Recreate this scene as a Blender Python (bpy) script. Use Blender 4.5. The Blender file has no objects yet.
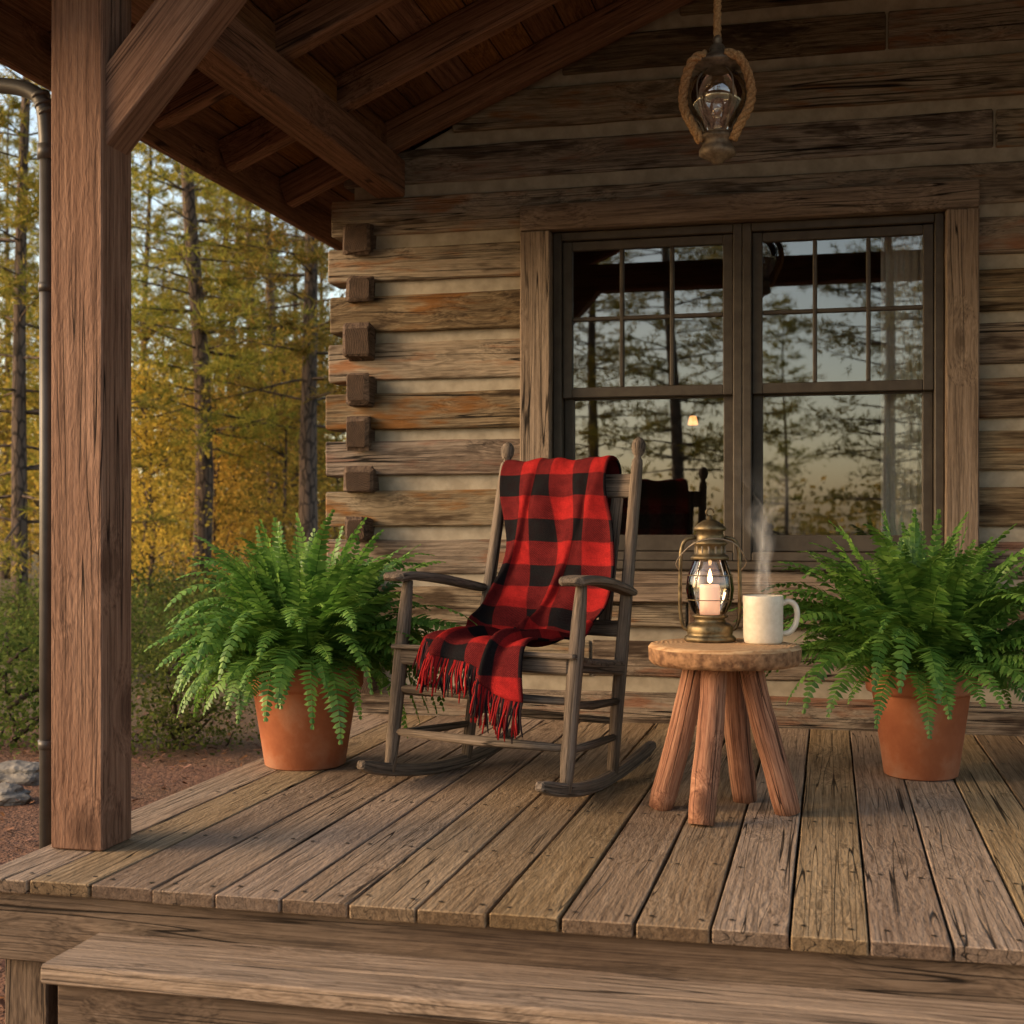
import bpy, bmesh, math, random
from mathutils import Vector, Matrix, noise as mnoise
sc=bpy.context.scene; COL=sc.collection
RR=random.Random(11); U=RR.uniform
V=Vector
# ------------------------------------------------------------------ mesh builder
class MB:
    def __init__(s): s.v=[];s.f=[];s.g=[];s.m=[];s.sm=[]
    def add(s,vs,fs,g=None,mi=0,sm=False):
        o=len(s.v); s.v.extend([tuple(p) for p in vs]); s.g.extend([tuple(q) for q in (g if g is not None else vs)])
        for k,f in enumerate(fs):
            s.f.append(tuple(i+o for i in f)); s.m.append(mi[k] if isinstance(mi,list) else mi); s.sm.append(sm)
    def mesh(s,name,mats,recalc=True):
        me=bpy.data.meshes.new(name); me.from_pydata(s.v,[],s.f)
        a=me.attributes.new('g','FLOAT_VECTOR','POINT'); a.data.foreach_set('vector',[c for q in s.g for c in q])
        me.polygons.foreach_set('material_index',s.m); me.polygons.foreach_set('use_smooth',s.sm)
        for m in (mats if isinstance(mats,(list,tuple)) else [mats]): me.materials.append(m)
        if recalc:
            bm=bmesh.new(); bm.from_mesh(me); bmesh.ops.recalc_face_normals(bm,faces=bm.faces); bm.to_mesh(me); bm.free()
        me.update(); return me
    def build(s,name,mats,parent=None,recalc=True):
        o=bpy.data.objects.new(name,s.mesh(name,mats,recalc)); COL.objects.link(o)
        if parent: o.parent=parent
        return o
    def sweep(s,pts,ws,hs,up=V((0,0,1)),ch=.005,jit=0,mi=0,endmi=None,off=None,sm=False):
        """chamfered rectangular section swept along pts"""
        pts=[V(p) for p in pts]; n=len(pts)
        if not isinstance(ws,(list,tuple)): ws=[ws]*n
        if not isinstance(hs,(list,tuple)): hs=[hs]*n
        if off is None: off=(U(0,50),U(-.25,.25),U(-.12,.12))
        rings=[];gs=[];acc=0
        T0=(pts[1]-pts[0]).normalized(); T1=(pts[-1]-pts[-2]).normalized()
        seq=[(pts[0],ws[0]-2*ch,hs[0]-2*ch,T0)]
        for i,p in enumerate(pts):
            t=T0 if i==0 else (T1 if i==n-1 else (pts[i+1]-pts[i-1]).normalized())
            q=p+(T0*ch if i==0 else (-T1*ch if i==n-1 else V()))
            seq.append((q,ws[i],hs[i],t))
        seq.append((pts[-1],ws[-1]-2*ch,hs[-1]-2*ch,T1))
        prev=None
        for q,w,h,t in seq:
            if prev is not None: acc+=(q-prev).length
            prev=q
            side=up.cross(t)
            if side.length<1e-4: side=V((1,0,0)).cross(t)
            side.normalize(); u=t.cross(side).normalized()
            a,b=w/2,h/2; c=min(ch,a*.6,b*.6)
            sec=[(-a+c,-b),(a-c,-b),(a,-b+c),(a,b-c),(a-c,b),(-a+c,b),(-a,b-c),(-a,-b+c)]
            jw=(U(-jit,jit),U(-jit,jit))
            for (y,z) in sec:
                y2=y+jw[0]+U(-jit,jit)*.5; z2=z+jw[1]+U(-jit,jit)*.5
                rings.append(q+side*y2+u*z2); gs.append((acc+off[0],y+off[1],z+off[2]))
        fs=[];mi_l=[]; m=len(seq)
        for r in range(m-1):
            for k in range(8):
                fs.append((r*8+k,r*8+(k+1)%8,r*8+8+(k+1)%8,r*8+8+k)); mi_l.append(mi)
        fs.append(tuple(range(7,-1,-1))); fs.append(tuple((m-1)*8+k for k in range(8)))
        e=mi if endmi is None else endmi; mi_l+= [e,e]
        s.add(rings,fs,gs,mi_l,sm)
    def beam(s,p0,p1,w,h,n=1,**k):
        p0=V(p0);p1=V(p1); s.sweep([p0.lerp(p1,i/n) for i in range(n+1)],w,h,**k)
    def tube(s,pts,rad,n=8,mi=0,endmi=None,off=None,sm=True,jit=0,cap=True):
        pts=[V(p) for p in pts]; m=len(pts)
        if not isinstance(rad,(list,tuple)): rad=[rad]*m
        if off is None: off=(U(0,50),U(-.2,.2),U(-.2,.2))
        t=(pts[1]-pts[0]).normalized(); ref=V((0,0,1)) if abs(t.z)<.9 else V((1,0,0))
        a=t.cross(ref).normalized(); acc=0; vs=[];gs=[]
        for i in range(m):
            t=((pts[min(i+1,m-1)]-pts[max(i-1,0)])).normalized()
            a=(a-t*a.dot(t)).normalized(); b=t.cross(a)
            if i: acc+=(pts[i]-pts[i-1]).length
            for k in range(n):
                an=2*math.pi*k/n; r=rad[i]*(1+U(-jit,jit))
                vs.append(pts[i]+a*(r*math.cos(an))+b*(r*math.sin(an)))
                gs.append((acc+off[0],rad[i]*math.cos(an)+off[1],rad[i]*math.sin(an)+off[2]))
        fs=[];ml=[]
        for i in range(m-1):
            for k in range(n): fs.append((i*n+k,i*n+(k+1)%n,i*n+n+(k+1)%n,i*n+n+k)); ml.append(mi)
        if cap:
            e=mi if endmi is None else endmi
            fs.append(tuple(range(n-1,-1,-1))); fs.append(tuple((m-1)*n+k for k in range(n))); ml+=[e,e]
        s.add(vs,fs,gs,ml,sm)
    def lathe(s,prof,n=40,c=(0,0,0),mi=0,sm=True,wob=0):
        vs=[];fs=[];m=len(prof)
        for (r,z) in prof:
            for k in range(n):
                a=2*math.pi*k/n; rr=r*(1+wob*mnoise.noise(V((math.cos(a)*1.5,math.sin(a)*1.5,z*3))))
                vs.append((c[0]+rr*math.cos(a),c[1]+rr*math.sin(a),c[2]+z))
        for i in range(m-1):
            for k in range(n): fs.append((i*n+k,i*n+(k+1)%n,i*n+n+(k+1)%n,i*n+n+k))
        s.add(vs,fs,None,mi,sm)
    def box(s,x0,x1,y0,y1,z0,z1,axis='x',ch=.004,**k):
        xc,yc,zc=(x0+x1)/2,(y0+y1)/2,(z0+z1)/2
        if axis=='x': s.beam((x0,yc,zc),(x1,yc,zc),y1-y0,z1-z0,ch=ch,**k)
        elif axis=='y': s.beam((xc,y0,zc),(xc,y1,zc),x1-x0,z1-z0,ch=ch,**k)
        else: s.beam((xc,yc,z0),(xc,yc,z1),y1-y0,x1-x0,up=V((1,0,0)),ch=ch,**k)
def tag(o,label=None,cat=None,group=None,kind=None):
    if label: o['label']=label
    if cat: o['category']=cat
    if group: o['group']=group
    if kind: o['kind']=kind
    return o
def thing(name,label,cat,loc=(0,0,0),rz=0,group=None):
    o=bpy.data.objects.new(name,None); COL.objects.link(o); o.location=loc; o.rotation_euler=(0,0,rz); o.empty_display_size=.05
    return tag(o,label,cat,group)
def dup(root,loc,rz,scale=1,label=None,group=None):
    r=root.copy(); COL.objects.link(r); r.location=loc; r.rotation_euler=(0,0,rz); r.scale=(scale,)*3
    if label: r['label']=label
    if group: r['group']=group
    for ch in list(root.children):
        c=ch.copy(); COL.objects.link(c); c.parent=r
    return r
# ------------------------------------------------------------------ materials
def nn(nt,t,ins=None,**props):
    n=nt.nodes.new('ShaderNode'+t)
    for k,v in props.items(): setattr(n,k,v)
    for k,v in (ins or {}).items():
        s=n.inputs[k]
        if isinstance(v,bpy.types.NodeSocket): nt.links.new(v,s)
        else: s.default_value=v
    return n
def c4(c): return (c[0],c[1],c[2],1)
def mixc(nt,f,a,b,blend='MIX'):
    n=nt.nodes.new('ShaderNodeMix'); n.data_type='RGBA'; n.blend_type=blend
    for i,v in ((0,f),(6,a),(7,b)):
        if isinstance(v,bpy.types.NodeSocket): nt.links.new(v,n.inputs[i])
        elif i==0: n.inputs[0].default_value=v
        else: n.inputs[i].default_value=c4(v)
    return n.outputs[2]
def math_(nt,op,a,b=0.0,c=0.0,clamp=False):
    n=nt.nodes.new('ShaderNodeMath'); n.operation=op; n.use_clamp=clamp
    for i,v in enumerate((a,b,c)):
        if isinstance(v,bpy.types.NodeSocket): nt.links.new(v,n.inputs[i])
        else: n.inputs[i].default_value=v
    return n.outputs[0]
def maprange(nt,v,a,b,c=0,d=1):
    n=nn(nt,'MapRange',{0:v,1:a,2:b,3:c,4:d}); n.clamp=True; return n.outputs[0]
def ramp(nt,f,stops):
    n=nt.nodes.new('ShaderNodeValToRGB'); e=n.color_ramp.elements
    while len(e)<len(stops): e.new(.5)
    for i,(p,c) in enumerate(stops): e[i].position=p; e[i].color=c4(c)
    nt.links.new(f,n.inputs[0]); return n.outputs[0]
def vmul(nt,v,s): 
    n=nt.nodes.new('ShaderNodeVectorMath'); n.operation='MULTIPLY'; nt.links.new(v,n.inputs[0]); n.inputs[1].default_value=s; return n.outputs[0]
def vadd(nt,a,b):
    n=nt.nodes.new('ShaderNodeVectorMath'); n.operation='ADD'; nt.links.new(a,n.inputs[0]); nt.links.new(b,n.inputs[1]); return n.outputs[0]
def noise(nt,v,scale=1,detail=3,rough=.55,dist=0):
    return nn(nt,'TexNoise',{'Vector':v,'Scale':scale,'Detail':detail,'Roughness':rough,'Distortion':dist})
def newmat(name):
    m=bpy.data.materials.new(name); m.use_nodes=True; nt=m.node_tree; nt.nodes.clear()
    return m,nt,nt.nodes.new('ShaderNodeOutputMaterial')
def principled(nt,out,col,rough=.6,metal=0,bump=None,bstr=.5,bdist=.003,spec=.3,**extra):
    ins={'Base Color':col if isinstance(col,bpy.types.NodeSocket) else c4(col),'Roughness':rough,'Metallic':metal,'Specular IOR Level':spec}
    p=nn(nt,'BsdfPrincipled',ins)
    for k,v in extra.items(): p.inputs[k.replace('_',' ')].default_value=v
    if bump is not None:
        b=nn(nt,'Bump',{'Strength':bstr,'Distance':bdist,'Height':bump}); nt.links.new(b.outputs[0],p.inputs['Normal'])
    nt.links.new(p.outputs[0],out.inputs[0]); return p
def gattr(nt): return nn(nt,'Attribute',attribute_name='g').outputs['Vector']
def wood(name,dark,mid,light,var=.4,gray=None,gamt=.5,knot=.8,crack=.8,bump=.6,rough=.82,stain=None,stamt=.6,rust=None,rustamt=.6,hue=.02,grain=60,gx=1.6,kscale=(2.2,6,6),blotch=.25,knotr=.16):
    m,nt,out=newmat(name); g=gattr(nt); rnd=nn(nt,'NewGeometry').outputs['Random Per Island']
    w=math_(nt,'MULTIPLY',math_(nt,'SUBTRACT',noise(nt,vmul(nt,g,(.7,5,5)),1,1).outputs['Fac'],.5),.04)
    if knot:
        vor=nn(nt,'TexVoronoi',{'Vector':vmul(nt,g,kscale),'Scale':1.0,'Randomness':1.0}).outputs['Distance']
        km=maprange(nt,vor,knotr*.35,knotr,1,0); w=math_(nt,'ADD',w,maprange(nt,vor,.0,.42,.05,0))
    gk=vadd(nt,g,nn(nt,'CombineXYZ',{1:w,2:w}).outputs[0])
    fine=noise(nt,vmul(nt,gk,(5,260,260)),1,1,.7).outputs['Fac']
    med=noise(nt,vmul(nt,gk,(gx,grain,grain)),1,2.5,.62).outputs['Fac']
    big=noise(nt,vmul(nt,g,(1.0,3.5,3.5)),1,2,.6).outputs['Fac']
    fb=noise(nt,vmul(nt,g,(22,80,80)),1,2,.7).outputs['Fac']
    gr=math_(nt,'ADD',math_(nt,'ADD',math_(nt,'MULTIPLY',fine,.40),math_(nt,'MULTIPLY',med,.46)),math_(nt,'MULTIPLY',fb,.14))
    col=ramp(nt,gr,[(.37,dark),(.5,mid),(.64,light)])
    if gray:
        gc=ramp(nt,gr,[(.37,tuple(x*.42 for x in gray)),(.5,gray),(.66,tuple(min(1,x*1.45) for x in gray))])
        gm=math_(nt,'MULTIPLY',maprange(nt,math_(nt,'ADD',big,math_(nt,'MULTIPLY',rnd,.35)),.5,.8),gamt)
        col=mixc(nt,gm,col,gc)
    if stain:
        st=noise(nt,vmul(nt,g,(1.8,9,9)),1,3.5,.74).outputs['Fac']
        if rust: col=mixc(nt,math_(nt,'MULTIPLY',maprange(nt,st,.47,.36),rustamt),col,mixc(nt,gr,tuple(x*.4 for x in rust),tuple(x*1.5 for x in rust)))
        col=mixc(nt,math_(nt,'MULTIPLY',maprange(nt,st,.54,.63),stamt),col,stain)
    cn=noise(nt,vmul(nt,g,(.9,46,46)),1,0,.5).outputs['Fac']
    cm=math_(nt,'MULTIPLY',maprange(nt,math_(nt,'ABSOLUTE',math_(nt,'SUBTRACT',cn,.5)),.005,.020,1,0),maprange(nt,big,.43,.53))
    cm=math_(nt,'MULTIPLY',cm,crack)
    if knot: col=mixc(nt,math_(nt,'MULTIPLY',km,knot*.8),col,tuple(x*.6 for x in dark))
    col=mixc(nt,cm,col,tuple(x*.18 for x in dark))
    wn=nn(nt,'TexWhiteNoise',{'W':rnd},noise_dimensions='1D').outputs['Value']
    val=math_(nt,'ADD',math_(nt,'ADD',math_(nt,'MULTIPLY',rnd,var),1-var/2-blotch*.5),math_(nt,'MULTIPLY',maprange(nt,big,.3,.7),blotch))
    hs=nn(nt,'HueSaturation',{'Hue':math_(nt,'ADD',math_(nt,'MULTIPLY',wn,hue),.5-hue/2),'Saturation':math_(nt,'ADD',math_(nt,'MULTIPLY',wn,.35),.85),'Value':val,'Color':col})
    hgt=math_(nt,'SUBTRACT',fb,math_(nt,'MULTIPLY',cm,1.2))
    principled(nt,out,hs.outputs[0],rough,bump=hgt,bstr=bump,bdist=.005,spec=.2)
    return m
def endgrain(name,a,b,ring=40):
    m,nt,out=newmat(name); g=gattr(nt)
    wv=nn(nt,'TexWave',{'Vector':g,'Scale':ring,'Distortion':3,'Detail':2,'Detail Scale':2},wave_type='RINGS',rings_direction='X').outputs['Fac']
    nz=noise(nt,g,28,3,.65).outputs['Fac']
    h=math_(nt,'ADD',math_(nt,'MULTIPLY',wv,.4),math_(nt,'MULTIPLY',nz,.6))
    principled(nt,out,ramp(nt,h,[(.3,a),(.7,b)]),.85,bump=h,bstr=.7,bdist=.006); return m
def simple(name,a,b,scale=20,rough=.6,metal=0,bump=.3,bdist=.002,detail=3,spec=.3,lo=.35,hi=.65,**ex):
    m,nt,out=newmat(name); tc=nn(nt,'TexCoord').outputs['Object']
    nz=noise(nt,tc,scale,detail,.6).outputs['Fac']
    principled(nt,out,ramp(nt,nz,[(lo,a),(hi,b)]),rough,metal,bump=nz,bstr=bump,bdist=bdist,spec=spec,**ex); return m
M={}
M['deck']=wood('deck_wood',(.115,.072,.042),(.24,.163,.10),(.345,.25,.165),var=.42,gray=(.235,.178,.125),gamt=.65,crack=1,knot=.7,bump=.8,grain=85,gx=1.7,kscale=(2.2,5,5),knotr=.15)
M['rim']=wood('rim_wood',(.05,.031,.019),(.11,.071,.043),(.17,.115,.073),var=.25,gray=(.12,.09,.063),gamt=.5,crack=1,knot=.8,kscale=(2.2,4,4),knotr=.2)  # darker brown stands in for occlusion shade below the deck edge
M['log']=wood('log_wood',(.055,.036,.024),(.165,.117,.078),(.285,.215,.15),var=.5,gray=(.20,.162,.124),gamt=.95,stain=(.035,.02,.012),rust=(.19,.08,.035),rustamt=.8,stamt=.8,crack=1,bump=1.0,hue=.02,grain=62,gx=2.6,blotch=.5)
M['logdark']=wood('corner_log_wood',(.03,.019,.012),(.085,.055,.036),(.15,.105,.07),var=.35,crack=1,knot=0)
M['post']=wood('post_wood',(.095,.042,.021),(.21,.105,.055),(.29,.157,.088),var=.04,gray=(.20,.125,.08),gamt=.45,crack=1,knot=1,bump=.9,grain=66,gx=1.2,kscale=(3.0,4,4),knotr=.27,blotch=.35)
M['roof']=wood('roof_wood',(.085,.04,.02),(.19,.095,.048),(.28,.145,.078),var=.35,crack=.8,knot=.9,kscale=(3,4,4),knotr=.2)
M['roofb']=wood('roof_board_wood',(.075,.034,.017),(.16,.076,.037),(.24,.12,.062),var=.5,crack=.6,knot=.9)
M['trim']=wood('trim_wood',(.09,.06,.039),(.205,.144,.096),(.29,.213,.15),var=.2,gray=(.21,.163,.118),gamt=.65,crack=1,blotch=.4)
M['chair']=wood('chair_wood',(.035,.025,.018),(.105,.075,.051),(.19,.143,.103),var=.3,gray=(.15,.119,.09),gamt=.7,crack=.8,knot=0,grain=70)
M['leg']=wood('leg_wood',(.12,.048,.022),(.29,.128,.06),(.42,.215,.108),var=.2,crack=1,knot=1,bump=.8,kscale=(4,8,8),knotr=.2,stain=(.09,.04,.02),stamt=.5)
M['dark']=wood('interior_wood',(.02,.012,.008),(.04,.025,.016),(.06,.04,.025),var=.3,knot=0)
M['logend']=endgrain('log_end',(.018,.010,.006),(.075,.043,.026))
M['cut']=endgrain('tabletop_end',(.38,.21,.10),(.56,.36,.195),ring=22)
M['bark']=simple('bark_edge',(.13,.062,.03),(.37,.20,.098),38,.85,bump=.8,bdist=.008)
M['chink']=simple('chinking_mortar',(.27,.23,.175),(.37,.322,.25),14,.95,bump=.5,bdist=.006)
M['sash']=simple('sash_paint',(.048,.038,.03),(.07,.058,.046),14,.5)
def terracotta():
    m,nt,out=newmat('terracotta'); tc=nn(nt,'TexCoord').outputs['Object']
    a=noise(nt,tc,6,4,.6).outputs['Fac']; b=noise(nt,tc,90,2,.6).outputs['Fac']; z=nn(nt,'SeparateXYZ',{0:tc}).outputs[2]
    col=ramp(nt,a,[(.3,(.33,.105,.046)),(.55,(.44,.152,.068)),(.75,(.49,.20,.105))])
    lime=math_(nt,'MULTIPLY',maprange(nt,math_(nt,'SUBTRACT',a,math_(nt,'MULTIPLY',z,.5)),.40,.60),.4)
    col=mixc(nt,lime,col,(.46,.30,.21)); col=mixc(nt,math_(nt,'MULTIPLY',b,.3),col,(.22,.07,.035))
    principled(nt,out,col,.85,bump=math_(nt,'ADD',a,math_(nt,'MULTIPLY',b,.5)),bstr=.4,bdist=.003); return m
M['terra']=terracotta()
M['soil']=simple('soil',(.015,.01,.007),(.05,.033,.022),60,.95,bump=1,bdist=.01)
M['pipe']=simple('pipe_metal',(.055,.05,.046),(.085,.078,.072),8,.45,.3)
M['iron']=simple('aged_iron',(.12,.095,.07),(.32,.26,.195),30,.5,.4)
M['brass']=simple('aged_brass',(.085,.062,.034),(.26,.195,.105),28,.48,.8,bump=.35)
M['cup']=simple('cream_glaze',(.62,.54,.42),(.70,.62,.50),60,.35,bump=.08,spec=.5)
M['coffee']=simple('coffee',(.012,.006,.003),(.02,.01,.005),5,.1,bump=0)
M['rope']=simple('rope_fibre',(.34,.19,.08),(.62,.40,.20),160,.9,bump=.9,bdist=.003)
M['nail']=simple('nail_steel',(.02,.016,.013),(.05,.04,.032),20,.6,.5)
M['wax']=simple('candle_wax',(.75,.58,.46),(.8,.64,.52),10,.5,bump=.1,Emission_Color=(1,.48,.3,1),Emission_Strength=.6)  # weak emission stands in for the flame's glow through the wax
M['shingle']=simple('shingle',(.02,.017,.014),(.05,.042,.035),40,.95)
M['rock']=simple('stone',(.10,.09,.08),(.23,.21,.185),7,.9,bump=1,bdist=.03)
M['curtain']=simple('curtain_cloth',(.66,.62,.55),(.76,.72,.64),60,.95)
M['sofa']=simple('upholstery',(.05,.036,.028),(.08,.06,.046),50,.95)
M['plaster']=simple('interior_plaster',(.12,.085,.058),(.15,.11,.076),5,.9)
def emis(name,col,st):
    m,nt,out=newmat(name); tc=nn(nt,'TexCoord').outputs['Object']; z=noise(nt,tc,8,1).outputs['Fac']
    e=nn(nt,'Emission',{'Color':mixc(nt,z,col,tuple(c*.85 for c in col)),'Strength':st}); nt.links.new(e.outputs[0],out.inputs[0]); return m
M['flame']=emis('candle_flame',(1,.55,.22),14)
M['lampglow']=emis('lamp_glow',(1,.40,.11),2.0)
def glass(name,refl,tint=(1,1,1),rough=.0):
    m,nt,out=newmat(name)
    tr=nn(nt,'BsdfTransparent',{'Color':c4(tint)}); gl=nn(nt,'BsdfGlossy',{'Color':(1,1,1,1),'Roughness':rough})
    fr=nn(nt,'Fresnel',{'IOR':1.5}).outputs[0]
    f=math_(nt,'ADD',fr,refl,clamp=True)
    mx=nn(nt,'MixShader',{0:f}); nt.links.new(tr.outputs[0],mx.inputs[1]); nt.links.new(gl.outputs[0],mx.inputs[2]); nt.links.new(mx.outputs[0],out.inputs[0]); return m
M['pane']=glass('window_glass',.135,(.92,.92,.9),.010)
M['globe']=glass('lantern_glass',.05,(.96,.95,.92))
M['globe2']=glass('lamp_globe_glass',.16,(.98,.97,.95),.05)
def leafmat(name,a,b,c,trans=.5,objvar=True,rough=.5,gloss=.03):
    m,nt,out=newmat(name); rnd=nn(nt,'NewGeometry').outputs['Random Per Island']; ob=nn(nt,'ObjectInfo').outputs['Random']
    col=ramp(nt,rnd,[(0,a),(.5,b),(1,c)])
    if objvar: col=nn(nt,'HueSaturation',{'Hue':math_(nt,'ADD',math_(nt,'MULTIPLY',ob,.05),.475),'Saturation':1.0,'Value':math_(nt,'ADD',math_(nt,'MULTIPLY',ob,.5),.75),'Color':col}).outputs[0]
    d=nn(nt,'BsdfDiffuse',{'Color':col}); t=nn(nt,'BsdfTranslucent',{'Color':col})
    mx=nn(nt,'MixShader',{0:trans}); nt.links.new(d.outputs[0],mx.inputs[1]); nt.links.new(t.outputs[0],mx.inputs[2])
    if not gloss: nt.links.new(mx.outputs[0],out.inputs[0]); return m
    gl=nn(nt,'BsdfGlossy',{'Color':(1,1,1,1),'Roughness':rough}); m2=nn(nt,'MixShader',{0:gloss}); nt.links.new(mx.outputs[0],m2.inputs[1]); nt.links.new(gl.outputs[0],m2.inputs[2])
    nt.links.new(m2.outputs[0],out.inputs[0]); return m
M['fern']=leafmat('fern_leaf',(.055,.14,.022),(.11,.24,.038),(.21,.36,.07),.35,False,.45,.03)
M['needle']=leafmat('pine_needles',(.12,.135,.028),(.25,.225,.045),(.46,.33,.07),.5,gloss=0)  # golden, brightened tones put the sun's backlight into the needle colour
M['gold']=leafmat('autumn_leaves',(.33,.22,.045),(.54,.34,.07),(.64,.39,.085),.55,gloss=0)
M['olive']=leafmat('olive_leaves',(.17,.165,.035),(.34,.28,.052),(.52,.36,.07),.55,gloss=0)
M['shrub']=leafmat('shrub_leaves',(.05,.07,.018),(.095,.125,.03),(.16,.175,.047),.4,gloss=0)
M['far']=leafmat('far_leaves',(.19,.165,.04),(.36,.26,.055),(.52,.34,.08),.55,False,gloss=0)
def barkmat():
    m,nt,out=newmat('pine_bark'); g=gattr(nt)
    v=nn(nt,'TexVoronoi',{'Vector':vmul(nt,g,(5,16,16)),'Scale':1.0},feature='DISTANCE_TO_EDGE').outputs['Distance']
    n=noise(nt,vmul(nt,g,(6,20,20)),1,3,.7).outputs['Fac']
    h=math_(nt,'ADD',maprange(nt,v,0,.25),n)
    principled(nt,out,ramp(nt,h,[(.4,(.018,.013,.01)),(.9,(.07,.05,.037)),(1.0,(.12,.083,.062))]),.95,bump=n,bstr=1,bdist=.03); return m
M['pbark']=barkmat()
def groundmat():
    m,nt,out=newmat('forest_floor'); p=nn(nt,'TexCoord').outputs['Object']
    v=nn(nt,'TexVoronoi',{'Vector':p,'Scale':32.0}).outputs; n1=noise(nt,p,1.2,2).outputs['Fac']; n2=noise(nt,p,45,2,.7).outputs['Fac']
    chips=mixc(nt,v['Distance'],(.19,.085,.048),(.05,.023,.013)); sep=nn(nt,'SeparateColor',{0:v['Color']}).outputs[0]
    chips=mixc(nt,math_(nt,'MULTIPLY',sep,.6),chips,(.29,.145,.085)); chips=mixc(nt,math_(nt,'MULTIPLY',n2,.5),chips,(.045,.023,.014))
    far=mixc(nt,n1,(.06,.055,.02),(.13,.085,.035))
    pos=nn(nt,'VectorMath',{0:p},operation='LENGTH').outputs['Value']
    col=mixc(nt,maprange(nt,math_(nt,'ADD',pos,math_(nt,'MULTIPLY',n1,5)),9.5,12.5),chips,far)
    principled(nt,out,col,.95,bump=n2,bstr=1,bdist=.02); return m
M['ground']=groundmat()
M['chip']=wood('mulch_chip',(.05,.022,.013),(.17,.078,.044),(.29,.15,.09),var=1.0,knot=0)
def plaid():
    m,nt,out=newmat('plaid_wool'); g=gattr(nt); s=nn(nt,'SeparateXYZ',{0:g})
    per=.164
    def band(x,o): 
        f=math_(nt,'FRACT',math_(nt,'DIVIDE',math_(nt,'ADD',x,o),per)); return maprange(nt,math_(nt,'ABSOLUTE',math_(nt,'SUBTRACT',f,.5)),.235,.265)
    bx=band(s.outputs[0],.125); by=band(s.outputs[1],.03)
    tw=math_(nt,'FRACT',math_(nt,'MULTIPLY',math_(nt,'ADD',s.outputs[0],s.outputs[1]),170)); tw=maprange(nt,tw,.3,.7)
    one=math_(nt,'ABSOLUTE',math_(nt,'SUBTRACT',bx,by)); both=math_(nt,'MULTIPLY',bx,by)
    nz=noise(nt,g,200,2,.75).outputs['Fac']; n2=noise(nt,g,25,2,.6).outputs['Fac']
    red=mixc(nt,nz,(.15,.006,.008),(.43,.028,.026)); blk=mixc(nt,nz,(.004,.004,.005),(.017,.016,.018))
    dk=mixc(nt,math_(nt,'ADD',math_(nt,'MULTIPLY',tw,.35),.5),red,blk)
    col=mixc(nt,both,mixc(nt,one,red,dk),blk)
    col=mixc(nt,math_(nt,'MULTIPLY',maprange(nt,n2,.42,.72),.35),col,(.012,.002,.003))
    h=math_(nt,'ADD',math_(nt,'MULTIPLY',tw,.5),nz)
    principled(nt,out,col,1,bump=h,bstr=1,bdist=.0025,spec=.03); return m
M['plaid']=plaid()
def fringemat():
    m,nt,out=newmat('fringe_wool'); r=nn(nt,'NewGeometry').outputs['Random Per Island']
    n=ramp(nt,r,[(.0,(.22,.009,.010)),(.5,(.33,.018,.018)),(.55,(.02,.014,.016)),(.9,(.012,.01,.012)),(1,(.16,.012,.014))])
    principled(nt,out,n,.95,spec=.1); return m
M['fringe']=fringemat()
def steammat():
    m,nt,out=newmat('steam_vapour'); g=gattr(nt); s=nn(nt,'SeparateXYZ',{0:g})
    ed=maprange(nt,math_(nt,'ABSOLUTE',s.outputs[0]),.0,1.0,1,0)
    nz=noise(nt,vmul(nt,g,(1.2,5,1)),1,2).outputs['Fac']
    f=math_(nt,'MULTIPLY',math_(nt,'MULTIPLY',ed,maprange(nt,nz,.34,.64)),math_(nt,'MULTIPLY',maprange(nt,s.outputs[1],.2,1,1,0),maprange(nt,s.outputs[1],0,.12)))
    tr=nn(nt,'BsdfTransparent'); d=nn(nt,'BsdfDiffuse',{'Color':(.9,.9,.9,1)}); t=nn(nt,'BsdfTranslucent',{'Color':(.9,.9,.9,1)}); a=nn(nt,'MixShader',{0:.5})
    nt.links.new(d.outputs[0],a.inputs[1]); nt.links.new(t.outputs[0],a.inputs[2])
    mx=nn(nt,'MixShader',{0:math_(nt,'MULTIPLY',f,.32)}); nt.links.new(tr.outputs[0],mx.inputs[1]); nt.links.new(a.outputs[0],mx.inputs[2]); nt.links.new(mx.outputs[0],out.inputs[0]); return m
M['steam']=steammat()

# ------------------------------------------------------------------ ground
GZ=-.42
b=MB(); n=60
vs=[];fs=[]
def gx(i): 
    t=(i/n*2-1); return math.copysign(abs(t)**3*250,t)
for j in range(n+1):
    for i in range(n+1):
        x,y=gx(i)-3,gx(j)+6; z=GZ
        d=math.hypot(x,y)
        if d>7 : z+=.15*mnoise.noise(V((x*.12,y*.12,0)))*min(1,(d-7)/8)
        vs.append((x,y,z))
for j in range(n):
    for i in range(n): fs.append((j*(n+1)+i,j*(n+1)+i+1,(j+1)*(n+1)+i+1,(j+1)*(n+1)+i))
b.add(vs,fs,None,0,True); tag(b.build('ground',M['ground']),kind='structure')
b=MB()
for k in range(6500):
    if k<5200: x=U(-6.5,-2.06); y=U(2.2,10.5)
    else: x=U(-2.6,-.9); y=U(1.6,2.75)
    if y>5.5 and x>-2.3: continue
    L=U(.02,.06); w=U(.008,.022); a=U(0,6.28); t=U(-.5,.5); d=V((math.cos(a),math.sin(a),t)).normalized(); s=V((-math.sin(a),math.cos(a),U(-.4,.4)))
    c=V((x,y,GZ+U(.004,.03))); off=(U(0,50),U(0,9),U(0,9))
    vv=[c-d*L/2-s*w/2,c+d*L/2-s*w*.3,c+d*L*.45+s*w/2,c-d*L*.4+s*w/2]
    b.add(vv,[(0,1,2,3)],[(off[0]+p.x-x,off[1]+p.y-y,off[2]) for p in vv])
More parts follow.
